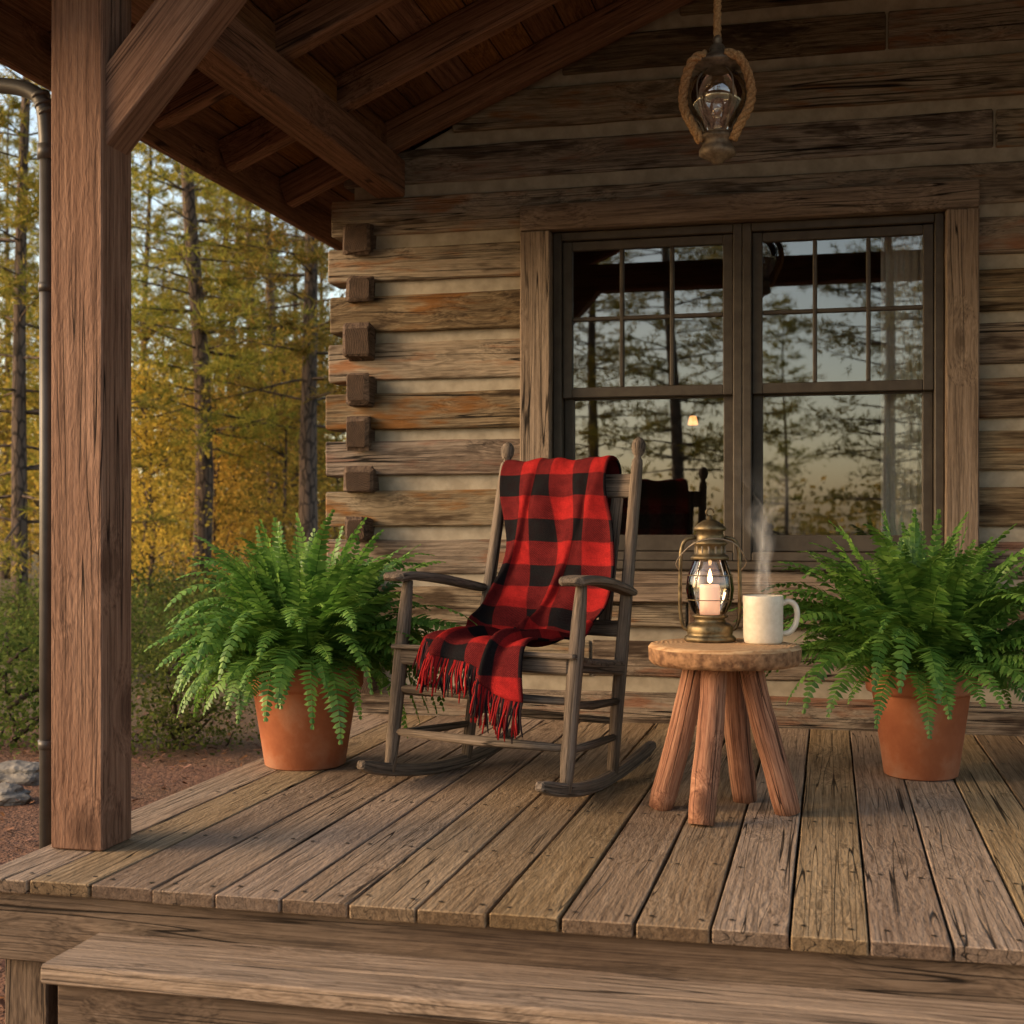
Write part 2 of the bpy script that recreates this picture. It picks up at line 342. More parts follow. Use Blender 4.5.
tag(b.build('mulch_chips',M['chip'],recalc=False),'red brown bark mulch covering the ground beside the porch','mulch',kind='stuff')

# ------------------------------------------------------------------ cabin
YW=5.68
cabin=thing('log_cabin','weathered square log cabin with pale chinking and a wide double window','cabin',(0,YW,0))
def rel(o,root): o.matrix_parent_inverse=Matrix.Translation(-V(root.location)); return o
PITCH=.43
def zb(x): return 2.484+PITCH*(min(x,1.3-x)+1.92)      # rafter underside, ridge at x=.65
XR=3.5
b=MB()
k=-7
while True:
    z0=1.475+.2187*k+.030+U(-.006,.006); z1=1.475+.2187*(k+1)-.030+U(-.006,.006)
    if z0>3.5: break
    if k==-7: z0=-.06
    if z1<2.4: xl=-2.22+U(-.014,.014); xr=XR
    else:
        xl=max(-2.2,(z1-2.484-.15)/PITCH-1.92); xr=1.3-xl
    yf=YW+U(-.014,.014); zc=(z0+z1)/2
    segs=[(xl,-1.24),(.515,xr)] if (z0<2.14 and z1>.655) else [(xl,xr)]
    out=[]
    for (a,c) in segs:
        if c-a>2.2:
            q=a+(c-a)*U(.25,.6) if k!=-6 else a+1.2
            out+= [(a,q-.004),(q+.004,c)]
        else: out.append((a,c))
    for (a,c) in out:
        if c-a<.05: continue
        m=max(2,int((c-a)/.12)); tl=U(-.008,.008); sd=U(0,90)
        pts=[V((a+(c-a)*i/m,yf+.08+.005*mnoise.noise(V((i*.35,sd,0))),zc+tl*(i/m-.5)+.003*mnoise.noise(V((i*.2,sd,9))))) for i in range(m+1)]
        b.sweep(pts,.16,[z1-z0+.008*mnoise.noise(V((i*.3,sd,4))) for i in range(m+1)],ch=.006,jit=.0013,endmi=1,off=(U(0,50),U(-.3,.3),U(-.3,.3)))
    k+=1
rel(b.build('log_wall',[M['log'],M['logend']],cabin),cabin)
b=MB()
def prism(b,poly,y0,y1):
    n=len(poly); vs=[(x,y0,z) for x,z in poly]+[(x,y1,z) for x,z in poly]
    b.add(vs,[tuple(range(n)),tuple(range(2*n-1,n-1,-1))]+[(i,(i+1)%n,n+(i+1)%n,n+i) for i in range(n)])
prism(b,[(-2.1,-.05),(XR-.1,-.05),(XR-.1,.6),(-2.1,.6)],YW+.022,YW+.14)
prism(b,[(-2.1,.6),(-1.2,.6),(-1.2,2.14),(-2.1,2.14)],YW+.022,YW+.14)
prism(b,[(.48,.6),(XR-.1,.6),(XR-.1,2.14),(.48,2.14)],YW+.022,YW+.14)
prism(b,[(-2.1,2.14),(XR-.1,2.14),(3.4,2.4),(.65,zb(.65)+.12),(-2.1,2.4)],YW+.022,YW+.14)
rel(b.build('chinking',M['chink'],cabin),cabin)
for k in range(-6,4):
    zc=1.475+.2187*k+U(-.02,.02)
    b=MB(); w=.122+U(-.028,.02); h=.128+U(-.026,.02); yo=YW-.075+U(-.045,.03); xc=-2.05+U(-.025,.025)
    pts=[V((xc,yo,zc)),V((xc,yo+.02,zc)),V((xc,yo+.045,zc)),V((xc,yo+.08,zc)),V((xc,yo+.3,zc)),V((xc,9.2,zc))]
    b.sweep(pts,[w*.93,w*1.02,w*.97,w,w,w],[h*.95,h*1.02,h*.97,h,h,h],ch=.008,jit=.009,endmi=1)
    rel(b.build('corner_log',[M['logdark'],M['logend']],cabin),cabin)
b=MB(); b.box(-2.04,-1.96,YW+.17,9.2,-.05,2.5,axis='y'); rel(b.build('side_chinking',M['chink'],cabin),cabin)
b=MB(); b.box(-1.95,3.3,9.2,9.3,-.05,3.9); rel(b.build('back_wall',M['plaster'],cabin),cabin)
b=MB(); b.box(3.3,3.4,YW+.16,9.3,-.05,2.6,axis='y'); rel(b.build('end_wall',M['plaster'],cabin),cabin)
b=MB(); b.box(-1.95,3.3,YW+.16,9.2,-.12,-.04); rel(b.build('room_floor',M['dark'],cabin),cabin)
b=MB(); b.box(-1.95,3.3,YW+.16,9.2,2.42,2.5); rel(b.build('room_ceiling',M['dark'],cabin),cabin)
b=MB()
b.beam((-1.315,YW-.01,2.186),(.585,YW-.01,2.186),.07,.112,n=8,jit=.0012,ch=.005); rel(b.build('window_trim',M['trim'],cabin),cabin)
for x0,x1 in ((-1.315,-1.18),(.455,.585)):
    b=MB(); b.beam(((x0+x1)/2,YW-.008,.662),((x0+x1)/2,YW-.008,2.128),.07,x1-x0-.002,n=8,up=V((1,0,0)),jit=.0012,ch=.005); rel(b.build('window_trim',M['trim'],cabin),cabin)
b=MB(); b.beam((-1.315,YW-.012,.59),(.585,YW-.012,.59),.08,.135,n=8,jit=.0012,ch=.005); rel(b.build('window_trim',M['trim'],cabin),cabin)
b=MB(); b.beam((-1.178,YW-.022,.678),(.453,YW-.022,.678),.105,.036,n=4,ch=.006); rel(b.build('window_sill',M['sash'],cabin),cabin)
for wi,(xa,xb) in enumerate(((-1.179,-.362),(-.361,.454))):
    fr=MB(); ya,yb_=YW+.012,YW+.14; fw=.038
    fr.box(xa,xa+fw,ya,yb_,.697,2.128,axis='z'); fr.box(xb-fw,xb,ya,yb_,.697,2.128,axis='z')
    fr.box(xa+fw,xb-fw,ya,yb_,2.128-fw,2.127); fr.box(xa+fw,xb-fw,ya,yb_,.697,.697+fw)
    win=rel(fr.build('window',M['sash'],cabin),cabin)
    x0,x1=xa+fw+.002,xb-fw-.002
    for nm,y,z0,z1,top,bot in (('upper_sash',YW+.05,1.405,2.088,.04,.045),('lower_sash',YW+.09,.737,1.443,.045,.07)):
        s_=MB(); st=.042; t=.034
        s_.box(x0,x0+st,y-t/2,y+t/2,z0,z1,axis='z',ch=.003); s_.box(x1-st,x1,y-t/2,y+t/2,z0,z1,axis='z',ch=.003)
        s_.box(x0+st,x1-st,y-t/2+.001,y+t/2-.001,z1-top,z1-.001,ch=.003); s_.box(x0+st,x1-st,y-t/2+.001,y+t/2-.001,z0+.001,z0+bot,ch=.003)
        if nm=='upper_sash':
            for q in (1,2):
                xm=x0+st+(x1-x0-2*st)*q/3; s_.box(xm-.009,xm+.009,y-.013,y+.013,z0+bot,z1-top,axis='z',ch=.004)
            zm=(z0+bot+z1-top)/2; s_.box(x0+st,x1-st,y-.0115,y+.0115,zm-.009,zm+.009,ch=.004)
        s_.build(nm,M['sash'],win)
        gl=MB(); gl.add([(x0+st-.01,y+.002,z0+bot-.01),(x1-st+.01,y+.002,z0+bot-.01),(x1-st+.01,y+.002,z1-top+.01),(x0+st-.01,y+.002,z1-top+.01)],[(0,1,2,3)])
        gl.build('pane',M['pane'],win)
# ------------------------------------------------------------------ porch roof
roof=thing('porch_roof','dark timber roof of rafters and boards sheltering the porch','roof',(-1.92,YW,2.3))
b=MB(); b.beam((-1.92,2.45,2.401),(-1.92,YW-.002,2.401),.14,.166,n=10,jit=.001,ch=.008); rel(b.build('beam',M['roof'],roof),roof)
b=MB(); b.beam((-1.848,3.18,2.401),(3.4,3.18,2.401),.13,.166,n=10,ch=.008); rel(b.build('tie_beam',M['roof'],roof),roof)
zr=.13
for y in (2.5,3.2,3.8,4.4,5.0,5.61):
    for sgn in (0,1):
        b=MB(); xa,xb=(-2.40,.645) if not sgn else (3.70,.655)
        cz=zr/2/math.cos(math.atan(PITCH))
        b.beam((xa,y,zb(xa)+cz),(xb,y,zb(xb)+cz),.075,zr,n=5,ch=.006,jit=.001)
        rel(b.build('rafter',M['roof'],roof),roof)
b=MB()
sl=math.cos(math.atan(PITCH)); L=(.65+2.46)/sl; nb=23
for sgn in (0,1):
    for i in range(nb):
        x0=-2.46+(.65+2.46)*(i+.5)/nb; x=x0 if not sgn else 1.3-x0
        zz=zb(x0)+zr/sl+.014
        upv=V((-PITCH,0,1)).normalized() if not sgn else V((PITCH,0,1)).normalized()
        yj=U(3.0,5.3)
        for ya,yb_ in ((2.38,yj-.002),(yj+.002,9.4)):
            b.beam((x,ya,zz),(x,yb_,zz),L/nb-.005,.022,up=upv,ch=.002)
rel(b.build('roof_boards',M['roofb'],roof),roof)
b=MB()
for sgn in (0,1):
    xa,xb=(-2.52,.65) if not sgn else (3.82,.65)
    f=lambda x:2.484+PITCH*((x if not sgn else 1.3-x)+1.92)+zr/sl+.05
    b.add([(xa,2.34,f(xa)),(xb,2.34,f(xb)),(xb,9.45,f(xb)),(xa,9.45,f(xa)),(xa,2.34,f(xa)+.03),(xb,2.34,f(xb)+.03),(xb,9.45,f(xb)+.03),(xa,9.45,f(xa)+.03)],[(0,1,2,3),(7,6,5,4),(0,4,5,1),(1,5,6,2),(2,6,7,3),(3,7,4,0)])
rel(b.build('shingles',M['shingle'],roof),roof)
b=MB(); b.beam((-2.425,2.38,zb(-2.42)+.06),(-2.425,9.4,zb(-2.42)+.06),.03,.17,n=6,ch=.004); rel(b.build('fascia_board',M['roof'],roof),roof)
b=MB()
ys=(2.5,3.2,3.8,4.4,5.0,5.61)
for a,c in zip(ys,ys[1:]): b.beam((-1.92,a+.039,zb(-1.92)+.066),(-1.92,c-.039,zb(-1.92)+.066),.04,.128,ch=.003)
rel(b.build('blocking',M['roof'],roof),roof)
b=MB(); b.beam((.65,2.4,zb(.65)+.03),(.65,9.3,zb(.65)+.03),.05,.2,ch=.004); rel(b.build('ridge_board',M['roof'],roof),roof)
post=thing('porch_post','thick square reddish timber post at the left front of the porch','post',(-1.914,3.185,0))
b=MB(); b.beam((0,0,.001),(0,0,2.316),.15,.152,n=6,up=V((0,1,0)),ch=.004,jit=.0004); b.build('post',M['post'],post)
b=MB(); b.beam((0,0,1.866),(.46,0,2.377),.118,.14,n=4,up=V((-1.11,0,1)).normalized(),ch=.004,jit=.0004); b.build('brace',M['post'],post)
# ------------------------------------------------------------------ deck
YF=2.82; XL=-2.0265
deck=thing('porch_deck','weathered wooden plank porch floor running out from the cabin wall','porch deck',(0,4.2,-.1))
b=MB(); nails=MB(); x=XL
while x<3.3:
    w=.162-U(.005,.009); yf=YF+U(-.005,.005); zt=U(-.0025,0); xc=x+.081
    pts=[V((xc,yf+(YW+.02-yf)*i/10,-.016+zt)) for i in range(11)]
    b.sweep(pts,[w+U(-.002,.002) for _ in pts],.032,ch=.0025,jit=.0005,endmi=1)
    for yy in (YF+.06,3.35,3.9,4.45,5.0,5.5):
        for s in (-.05,.05):
            cx,cy=xc+s+U(-.008,.008),yy+U(-.012,.012); r=.0066
            nails.add([(cx+r*math.cos(a*1.0472),cy+r*math.sin(a*1.0472),.0008) for a in range(6)],[tuple(range(6))])
    x+=.162
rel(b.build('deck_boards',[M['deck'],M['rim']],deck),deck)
tag(rel(nails.build('nail_heads',M['nail'],deck),deck),kind='stuff')
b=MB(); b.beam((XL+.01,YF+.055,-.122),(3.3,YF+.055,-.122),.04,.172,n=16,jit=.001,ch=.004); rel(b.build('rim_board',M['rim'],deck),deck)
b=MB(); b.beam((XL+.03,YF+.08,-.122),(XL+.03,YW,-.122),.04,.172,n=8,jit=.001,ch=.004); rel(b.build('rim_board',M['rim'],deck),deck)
for xx in (-1.93,.6,2.6):
    b=MB(); b.box(xx-.06,xx+.06,YF+.09,YF+.21,GZ-.1,-.04,axis='z'); rel(b.build('footing_post',M['rim'],deck),deck)
for yy in (3.35,3.9,4.45,5.0,5.5):
    b=MB(); b.box(XL+.06,3.25,yy-.02,yy+.02,-.19,-.036); rel(b.build('joist',M['rim'],deck),deck)
step=thing('porch_step','wide wooden step of two planks in front of the porch floor','step',(0,2.7,GZ))
for y0,y1 in ((2.60,2.717),(2.722,2.846)):
    b=MB(); pts=[V((-1.69+4.6*i/14,(y0+y1)/2,-.138)) for i in range(15)]; b.sweep(pts,y1-y0,.042,ch=.004,jit=.001); rel(b.build('tread',M['deck'],step),step)
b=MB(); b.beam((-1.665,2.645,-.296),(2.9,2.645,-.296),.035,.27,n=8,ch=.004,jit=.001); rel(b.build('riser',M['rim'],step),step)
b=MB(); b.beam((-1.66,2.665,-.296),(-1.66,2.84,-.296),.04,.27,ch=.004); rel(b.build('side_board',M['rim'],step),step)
ds=thing('downspout','slim grey metal downspout running down beside the timber post','downspout',(-2.1,3.24,GZ))
def arc(pts,n=5):
    """catmull-rom through points"""
    P=[V(p) for p in pts]; P=[P[0]*2-P[1]]+P+[P[-1]*2-P[-2]]; o=[]
    for i in range(1,len(P)-2):
        for k in range(n):
            t=k/n; a,b_,c,d=P[i-1:i+3]
            o.append(.5*((2*b_)+(c-a)*t+(2*a-5*b_+4*c-d)*t*t+(3*b_-a-3*c+d)*t**3))
    o.append(P[-2]); return o
b=MB(); b.tube([(-2.085,3.24,1.93),(-2.085,3.24,.8),(-2.085,3.24,-.38)],.019,12); rel(b.build('pipe',M['pipe'],ds),ds)
b=MB(); b.tube(arc([(-2.5,3.24,2.16),(-2.3,3.24,2.08),(-2.16,3.24,2.05),(-2.10,3.24,2.01),(-2.085,3.24,1.92),(-2.085,3.24,1.86)],5),.022,12)
b.tube([(-2.085,3.24,1.85),(-2.085,3.24,1.89)],.025,12)
for q in (.0,.02,.04): b.tube([(-2.105+q*.5,3.24,2.03-q*1.2),(-2.101+q*.5,3.24,2.02-q*1.2)],.026,12)
rel(b.build('elbow',M['pipe'],ds),ds)
for zz in (1.5,.25):
    b=MB(); b.tube([(-2.085,3.24,zz-.012),(-2.085,3.24,zz+.012)],.0225,12); rel(b.build('strap',M['pipe'],ds),ds)
b=MB(); 
pr=[(-.06+.12*i/8, -math.sqrt(max(0,.0036-(-.06+.12*i/8)**2))) for i in range(9)]
vs=[]
for yy in (2.36,3.46):
    vs+=[(-2.5+a,yy,2.225+c) for a,c in pr]
b.add(vs,[(i,i+1,i+10,i+9) for i in range(8)],None,0,True); rel(b.build('gutter',M['pipe'],ds),ds)

# ------------------------------------------------------------------ rocking chair
CH=thing('rocking_chair','weathered dark wooden rocking chair with a plaid blanket on it','rocking chair',(-1.03,4.24,.0),math.radians(-18))
def yb(z): return .19+.233*max(0,(z-.05)/1.03)
def fy(z): return -.2+.1*(z-.05)/.61
for s in (-1,1):
    b=MB(); zs=[.03,.2,.4,.6,.8,.98,1.05,1.072,1.08,1.088,1.098,1.112,1.128,1.142,1.15,1.153]
    rs=[.019,.022,.023,.022,.021,.021,.02,.018,.0125,.0125,.02,.0245,.025,.019,.010,.003]
    b.tube([V((s*(.288-.022*(z-.03)/1.1),yb(z),z)) for z in zs],rs,14); b.build('back_post',M['chair'],CH)
    b=MB(); zs=[.04,.1,.16,.2,.3,.42,.55,.62,.665]; rs=[.018,.021,.024,.022,.024,.025,.023,.02,.017]
    b.tube([V((s*.33,fy(z),z)) for z in zs],rs,12); b.build('front_post',M['chair'],CH)
    b=MB(); pts=[];hs=[]
    for i in range(17):
        y=-.36+.87*i/16; pts.append(V((s*(.33-.042*(y+.2)/.4 if -.2<y<.2 else (.33 if y<=-.2 else .288-.02*(y-.2))),y,.021+.34*(y-.08)**2))); hs.append(.042 if 0<i<16 else .028)
    b.sweep(pts,.032,hs,ch=.006,jit=.0006); b.build('rocker',M['chair'],CH)
    b=MB(); pts=arc([V((s*.335,-.195,.676)),V((s*.333,-.1,.681)),V((s*.325,.05,.668)),V((s*.308,.2,.644)),V((s*.292,.325,.621))],4)
    n=len(pts); b.sweep(pts,[.062 if i==0 else (.088 if i<5 else .088-.04*(i-5)/(n-6)) for i in range(n)],[.02]+[.028]*(n-2)+[.022],ch=.009,sm=False); b.build('armrest',M['chair'],CH)
    b=MB(); b.beam((s*.325,fy(.425)-.01,.42),(s*.287,yb(.37),.372),.028,.045,ch=.006); b.build('seat_rail',M['chair'],CH)
    for zf,zr_ in ((.30,.265),(.165,.15)):
        b=MB(); b.tube([(s*.33,fy(zf),zf),(s*.31,0,(zf+zr_)/2-.003),(s*.287,yb(zr_),zr_)],[.011,.0145,.011],10); b.build('rung',M['chair'],CH)
for z in (.31,.17):
    b=MB(); b.tube([(-.33,fy(z),z),(0,fy(z)-.003,z-.003),(.33,fy(z),z)],[.012,.0165,.012],10); b.build('rung',M['chair'],CH)
b=MB(); b.tube([(-.287,yb(.2),.2),(0,yb(.2),.2),(.287,yb(.2),.2)],[.011,.0145,.011],10); b.build('rung',M['chair'],CH)
b=MB(); b.beam((-.32,fy(.425)-.012,.415),(.32,fy(.425)-.012,.415),.03,.05,n=4,ch=.008); b.build('seat_rail',M['chair'],CH)
for i in range(7):
    t=i/6; y=-.155+.37*t; z=.447-.052*t-.012*math.sin(math.pi*t); hw=.345-.04*t
    b=MB(); b.beam((-hw,y,z),(hw,y,z),.05,.016,n=6,ch=.004,jit=.0008,up=V((0,.14,1))); b.build('seat_slat',M['chair'],CH)
for z,h in ((.985,.085),(.50,.055)):
    b=MB(); x_=.27; pts=[V((-x_+2*x_*i/8,yb(z)+.018*(1-((i-4)/4)**2),z)) for i in range(9)]; b.sweep(pts,.018,h,ch=.005,up=V((0,.3,1)).normalized()); b.build('back_rail',M['chair'],CH)
for i in range(6):
    x_=-.2+.08*i; b=MB(); bow=.018*(1-(x_/.27)**2)
    b.sweep([V((x_,yb(z)+bow,z)) for z in (.525,.65,.8,.945)],.012,.046,ch=.004,up=V((1,0,0))); b.build('back_slat',M['chair'],CH)
# blanket ----------------------------------------------------------
BL=thing('plaid_blanket','red and black plaid wool blanket draped over the rocking chair','blanket',(-1.03,4.24,.0),math.radians(-18))
KP=[(.39,.74),(.415,.86),(.445,.99),(.452,1.045),(.42,1.072),(.388,1.045),(.36,.92),(.328,.78),(.29,.63),(.25,.53),(.205,.475),(.14,.447),(.04,.443),(-.06,.455),(-.14,.466),(-.185,.452),(-.205,.405),(-.212,.32),(-.216,.2)]
path=arc([V((p[0],p[1],0)) for p in KP],8)
cum=[0]
for a,c in zip(path,path[1:]): cum.append(cum[-1]+(c-a).length)
def pat(s):
    s=max(0,min(cum[-1]-1e-5,s))
    lo,hi=0,len(cum)-1
    while hi-lo>1:
        mid=(lo+hi)//2
        if cum[mid]<=s: lo=mid
        else: hi=mid
    t=(s-cum[lo])/(cum[lo+1]-cum[lo]); p=path[lo].lerp(path[lo+1],t); d=(path[lo+1]-path[lo]).normalized()
    return p,d
s_top=cum[4*8]; s_seatb=cum[10*8]; s_edge=cum[15*8]
def lerpk(s,ks):
    for (a,x),(c,y) in zip(ks,ks[1:]):
        if s<=c:
            t=max(0,(s-a)/(c-a)); t=t*t*(3-2*t); return x+(y-x)*t
    return ks[-1][1]
def cloth(a,t):
    send=s_edge-.015+.16*a**1.1+.014*math.sin(9*a)
    s=t*send; p,d=pat(s)
    xl=lerpk(s,[(0,-.22),(s_top,-.238),(s_top+.3,-.228),(s_seatb,-.228),(s_edge,-.225),(cum[-1],-.15)])+.012*math.sin(11*s); xr=lerpk(s,[(0,.17),(s_top,.192),(s_top+.3,.215),(s_seatb,.228),(s_edge,.175),(cum[-1],.165)])+.010*math.sin(9*s+1)
    W=xr-xl
    A=lerpk(s,[(0,.008),(s_top,.011),(s_top+.2,.026),(s_seatb,.034),(s_edge,.028),(cum[-1],.036)])
    f=math.sin(6.283*(1.9*a+1.25*s+.1))+.6*math.sin(6.283*(4.3*a+1.9*s+.4))+.9*mnoise.noise(V((a*4,s*5,3)))+.5*mnoise.noise(V((a*11+s*5,s*9,7)))
    sd=max(0,1-abs(s-(s_seatb+.04))/.26); f+=sd*.9*math.sin(6.283*(s*5.2+2.2*a))
    nrm=V((d.y,-d.x,0))
    if s>s_top and nrm.dot(V((-.6,.8,0)))<0: nrm=-nrm
    h=A*(f*.46+1.1)
    x=xl+W*a+A*.8*math.sin(6.283*(1.9*a+1.25*s+.35))
    return V((x,p.x+nrm.x*h,p.y+nrm.y*h)),(a*.50,s)
b=MB(); NA,NS=80,180; vs=[];gs=[];fs=[]
for j in range(NS+1):
    for i in range(NA+1):
        p,g=cloth(i/NA,j/NS); vs.append(p); gs.append((g[0],g[1],0))
for j in range(NS):
    for i in range(NA): fs.append((j*(NA+1)+i,j*(NA+1)+i+1,(j+1)*(NA+1)+i+1,(j+1)*(NA+1)+i))
b.add(vs,fs,gs,0,True); o=b.build('blanket_cloth',M['plaid'],BL)
md=o.modifiers.new('thick','SOLIDIFY'); md.thickness=.007; md.offset=0
b=MB()
for k in range(150):
    a=(k+.5)/150; p,_=cloth(a,1); L=U(.085,.135)
    pts=[p]; d=V((U(-.25,.1),-.45-.5*(1-a),-1)) 
    for q in range(4):
        d=(d+V((U(-.25,.25),U(-.22,.22),-.5))).normalized(); pts.append(pts[-1]+d*L/4)
    b.tube(pts,[.0034,.0032,.003,.0034,.002],5)
b.build('fringe',M['fringe'],BL)

# ------------------------------------------------------------------ stool table
TX,TY,TZ=-.308,3.97,.50
tb=thing('log_side_table','small round rustic table with a live edge slab top and four log legs','table',(TX,TY,0))
b=MB(); n=96; prof=[(.0,.0),(.12,.0),(.2,.0),(.216,-.003),(.222,-.012),(.221,-.03),(.220,-.048),(.212,-.060),(.17,-.064),(0,-.064)]
vs=[];gs=[];fs=[];ml=[]
for (r,z) in prof:
    for k in range(n):
        a=6.2832*k/n; w=1+.04*mnoise.noise(V((math.cos(a)*1.7,math.sin(a)*1.7,4)))+.011*mnoise.noise(V((math.cos(a)*7,math.sin(a)*7,z*10)))*(r>.2)
        p=V((r*w*math.cos(a),r*w*math.sin(a),TZ+z)); vs.append(p); gs.append((p.z,p.x+.02,p.y-.03))
for i in range(len(prof)-1):
    for k in range(n): fs.append((i*n+k,i*n+(k+1)%n,i*n+n+(k+1)%n,i*n+n+k)); ml.append(1 if 4<=i<=7 else 0)
b.add(vs,fs,gs,ml,True); b.build('tabletop',[M['cut'],M['bark']],tb)
for dx,dy in ((-.045,-.185),(-.185,.01),(.185,.02),(.05,.185)):
    b=MB(); pts=[];rs=[]
    for i in range(11):
        t=i/10; pts.append(V((dx*(1-.58*t)+.003*math.sin(5*t+dx*40),dy*(1-.58*t)+.003*math.cos(4*t+dy*30),.001+.437*t))); rs.append(.040-.003*t+U(-.0012,.0012)-(.003 if i==0 else 0))
    b.tube(pts,rs,18,jit=.010,endmi=1); b.build('leg',[M['leg'],M['cut']],tb)
LX,LY=-.352,4.03
ln=thing('candle_lantern','old brass storm lantern with glass globe standing on the table','lantern',(LX,LY,TZ),math.radians(14)); ln.scale=(1.04,1.04,1.05)
b=MB(); b.lathe([(0,.0),(.070,.0),(.074,.004),(.074,.012),(.068,.017),(.064,.02),(.066,.026),(.066,.042),(.06,.05),(.046,.055),(.042,.066),(.052,.07),(.052,.076),(.0,.076)],44); b.build('base',M['brass'],ln)
b=MB(); b.lathe([(.044,.077),(.054,.09),(.065,.12),(.07,.15),(.065,.185),(.054,.215),(.046,.235)],40); b.build('globe',M['globe'],ln)
b=MB(); b.lathe([(.0,.234),(.054,.234),(.056,.24),(.05,.246),(.044,.25),(.044,.275),(.05,.278),(.05,.284),(.042,.288),(.038,.315),(.046,.318),(.047,.324),(.036,.336),(.02,.346),(.008,.350),(.007,.358),(.0,.36)],40); b.build('cap',M['brass'],ln)
b=MB()
for k in range(14):
    a=6.283*k/14; b.beam((.043*math.cos(a),.043*math.sin(a),.252),(.043*math.cos(a),.043*math.sin(a),.273),.004,.006,ch=.001)
b.build('vent',M['iron'],ln)
b=MB(); b.tube([(.011*math.cos(6.283*i/16),0,.369+.011*math.sin(6.283*i/16)) for i in range(17)],.0028,8); b.build('ring',M['brass'],ln)
for s in (-1,1):
    b=MB(); b.tube(arc([(s*.06,0,.03),(s*.078,0,.045),(s*.086,0,.09),(s*.086,0,.19),(s*.083,0,.26),(s*.07,0,.29),(s*.042,0,.298)],5),.0055,10); b.build('side_tube',M['brass'],ln)
b=MB()
for zz,r in ((.12,.069),(.19,.066)):
    b.tube([(r*math.cos(6.283*i/28),r*math.sin(6.283*i/28),zz) for i in range(29)],.0014,6)
for k in range(4):
    a=.785+1.5708*k; b.tube([(.05*math.cos(a),.05*math.sin(a),.076),(.069*math.cos(a),.069*math.sin(a),.12),(.073*math.cos(a),.073*math.sin(a),.15),(.067*math.cos(a),.067*math.sin(a),.19),(.05*math.cos(a),.05*math.sin(a),.234)],.0014,6)
b.build('wire_guard',M['brass'],ln)
b=MB(); b.tube(arc([(-.088,0,.20),(-.10,-.03,.23),(-.06,-.075,.28),(0,-.088,.295),(.06,-.075,.28),(.10,-.03,.23),(.088,0,.20)],5),.0022,6); b.build('bail_handle',M['iron'],ln)
cd=thing('candle','lit pale pillar candle burning inside the brass lantern','candle',(LX,LY,TZ+.081))
b=MB(); b.lathe([(0,0),(.030,0),(.031,.01),(.030,.085),(.0275,.09),(.022,.087),(0,.085)],28,wob=.05); b.build('wax',M['wax'],cd)
b=MB(); b.tube([(0,0,.084),(.001,0,.097)],.0012,6); b.build('wick',M['iron'],cd)
b=MB(); b.lathe([(0,.093),(.006,.098),(.0078,.106),(.006,.118),(.0025,.131),(0,.138)],14); b.build('flame',M['flame'],cd)
MX,MY=-.193,4.0
mg=thing('mug','cream ceramic mug of steaming coffee on the log table','mug',(MX,MY,TZ),math.radians(10))
b=MB(); b.lathe([(0,.002),(.046,.002),(.052,.0),(.056,.006),(.058,.02),(.0585,.10),(.0595,.137),(.0585,.1415),(.056,.1415),(.0545,.137),(.053,.1),(.052,.02),(.04,.012),(0,.012)],48); b.build('cup',M['cup'],mg)
b=MB(); b.tube(arc([(.055,0,.118),(.075,0,.124),(.094,0,.112),(.1,0,.085),(.094,0,.055),(.078,0,.034),(.055,0,.028)],5),[.0085]*31,12); b.build('handle',M['cup'],mg)
b=MB(); b.lathe([(0,.122),(.0535,.122)],40); b.build('coffee',M['coffee'],mg)
b=MB()
for q,(ph,wd,hh,x0_) in enumerate(((0,.05,.44,-.014),(2.1,.045,.38,.016),(4,.06,.42,.0),(1.2,.05,.34,.006),(5.1,.045,.40,-.008),(3.1,.04,.43,.01))):
    vs=[];gs=[];fs=[]; NS_=30
    for j in range(NS_+1):
        t=j/NS_; cx=x0_+.05*t*math.sin(5*t+ph)+.018*math.sin(13*t+ph)*t; cy=.02*math.sin(4*t+ph*2); an=ph+2.2*t; w_=wd*(.4+1.1*t)
        for i in range(7):
            e=i/3-1; vs.append((cx+math.cos(an)*e*w_,cy+math.sin(an)*e*w_,.0+hh*t)); gs.append((e,t,q*7.3))
    for j in range(NS_):
        for i in range(6): fs.append((j*7+i,j*7+i+1,j*7+8+i,j*7+7+i))
    b.add(vs,fs,gs,0,True)
o=b.build('steam',M['steam'],recalc=False); o.location=(MX,MY,TZ+.126); tag(o,'faint wisp of white steam rising from the cream mug','steam',kind='stuff')
# ------------------------------------------------------------------ hanging lantern
HX,HY=-.36,4.4
hl=thing('hanging_lantern','rustic glass lantern wound with rope hanging from the porch rafters','hanging lantern',(HX,HY,2.03))
def rope(b,pts,r,turn=55):
    P=arc(pts,10); acc=0; strands=[[],[],[]]
    t=(P[1]-P[0]).normalized(); a=t.orthogonal().normalized()
    for i,p in enumerate(P):
        t=(P[min(i+1,len(P)-1)]-P[max(0,i-1)]).normalized(); a=(a-t*a.dot(t)).normalized(); c=t.cross(a)
        if i: acc+=(p-P[i-1]).length
        for k in range(3):
            an=acc*turn+k*2.0944; strands[k].append(p+a*(r*.5*math.cos(an))+c*(r*.5*math.sin(an)))
    for s in strands: b.tube(s,r*.58,7)
zc=zb(HX)-2.03
b=MB(); rope(b,[(0,0,zc+.02),(0,0,zc-.2),(.002,0,.62),(0,0,.5),(0,0,.41)],.013,90); b.build('rope',M['rope'],hl)
b=MB(); b.lathe([(0,.425),(.012,.425),(.016,.41),(.012,.40),(.02,.395),(.026,.385),(.028,.37),(.044,.36),(.066,.35),(.086,.338),(.092,.33),(.09,.324),(.07,.318),(.05,.312),(0,.312)],40); b.build('cap',M['iron'],hl)
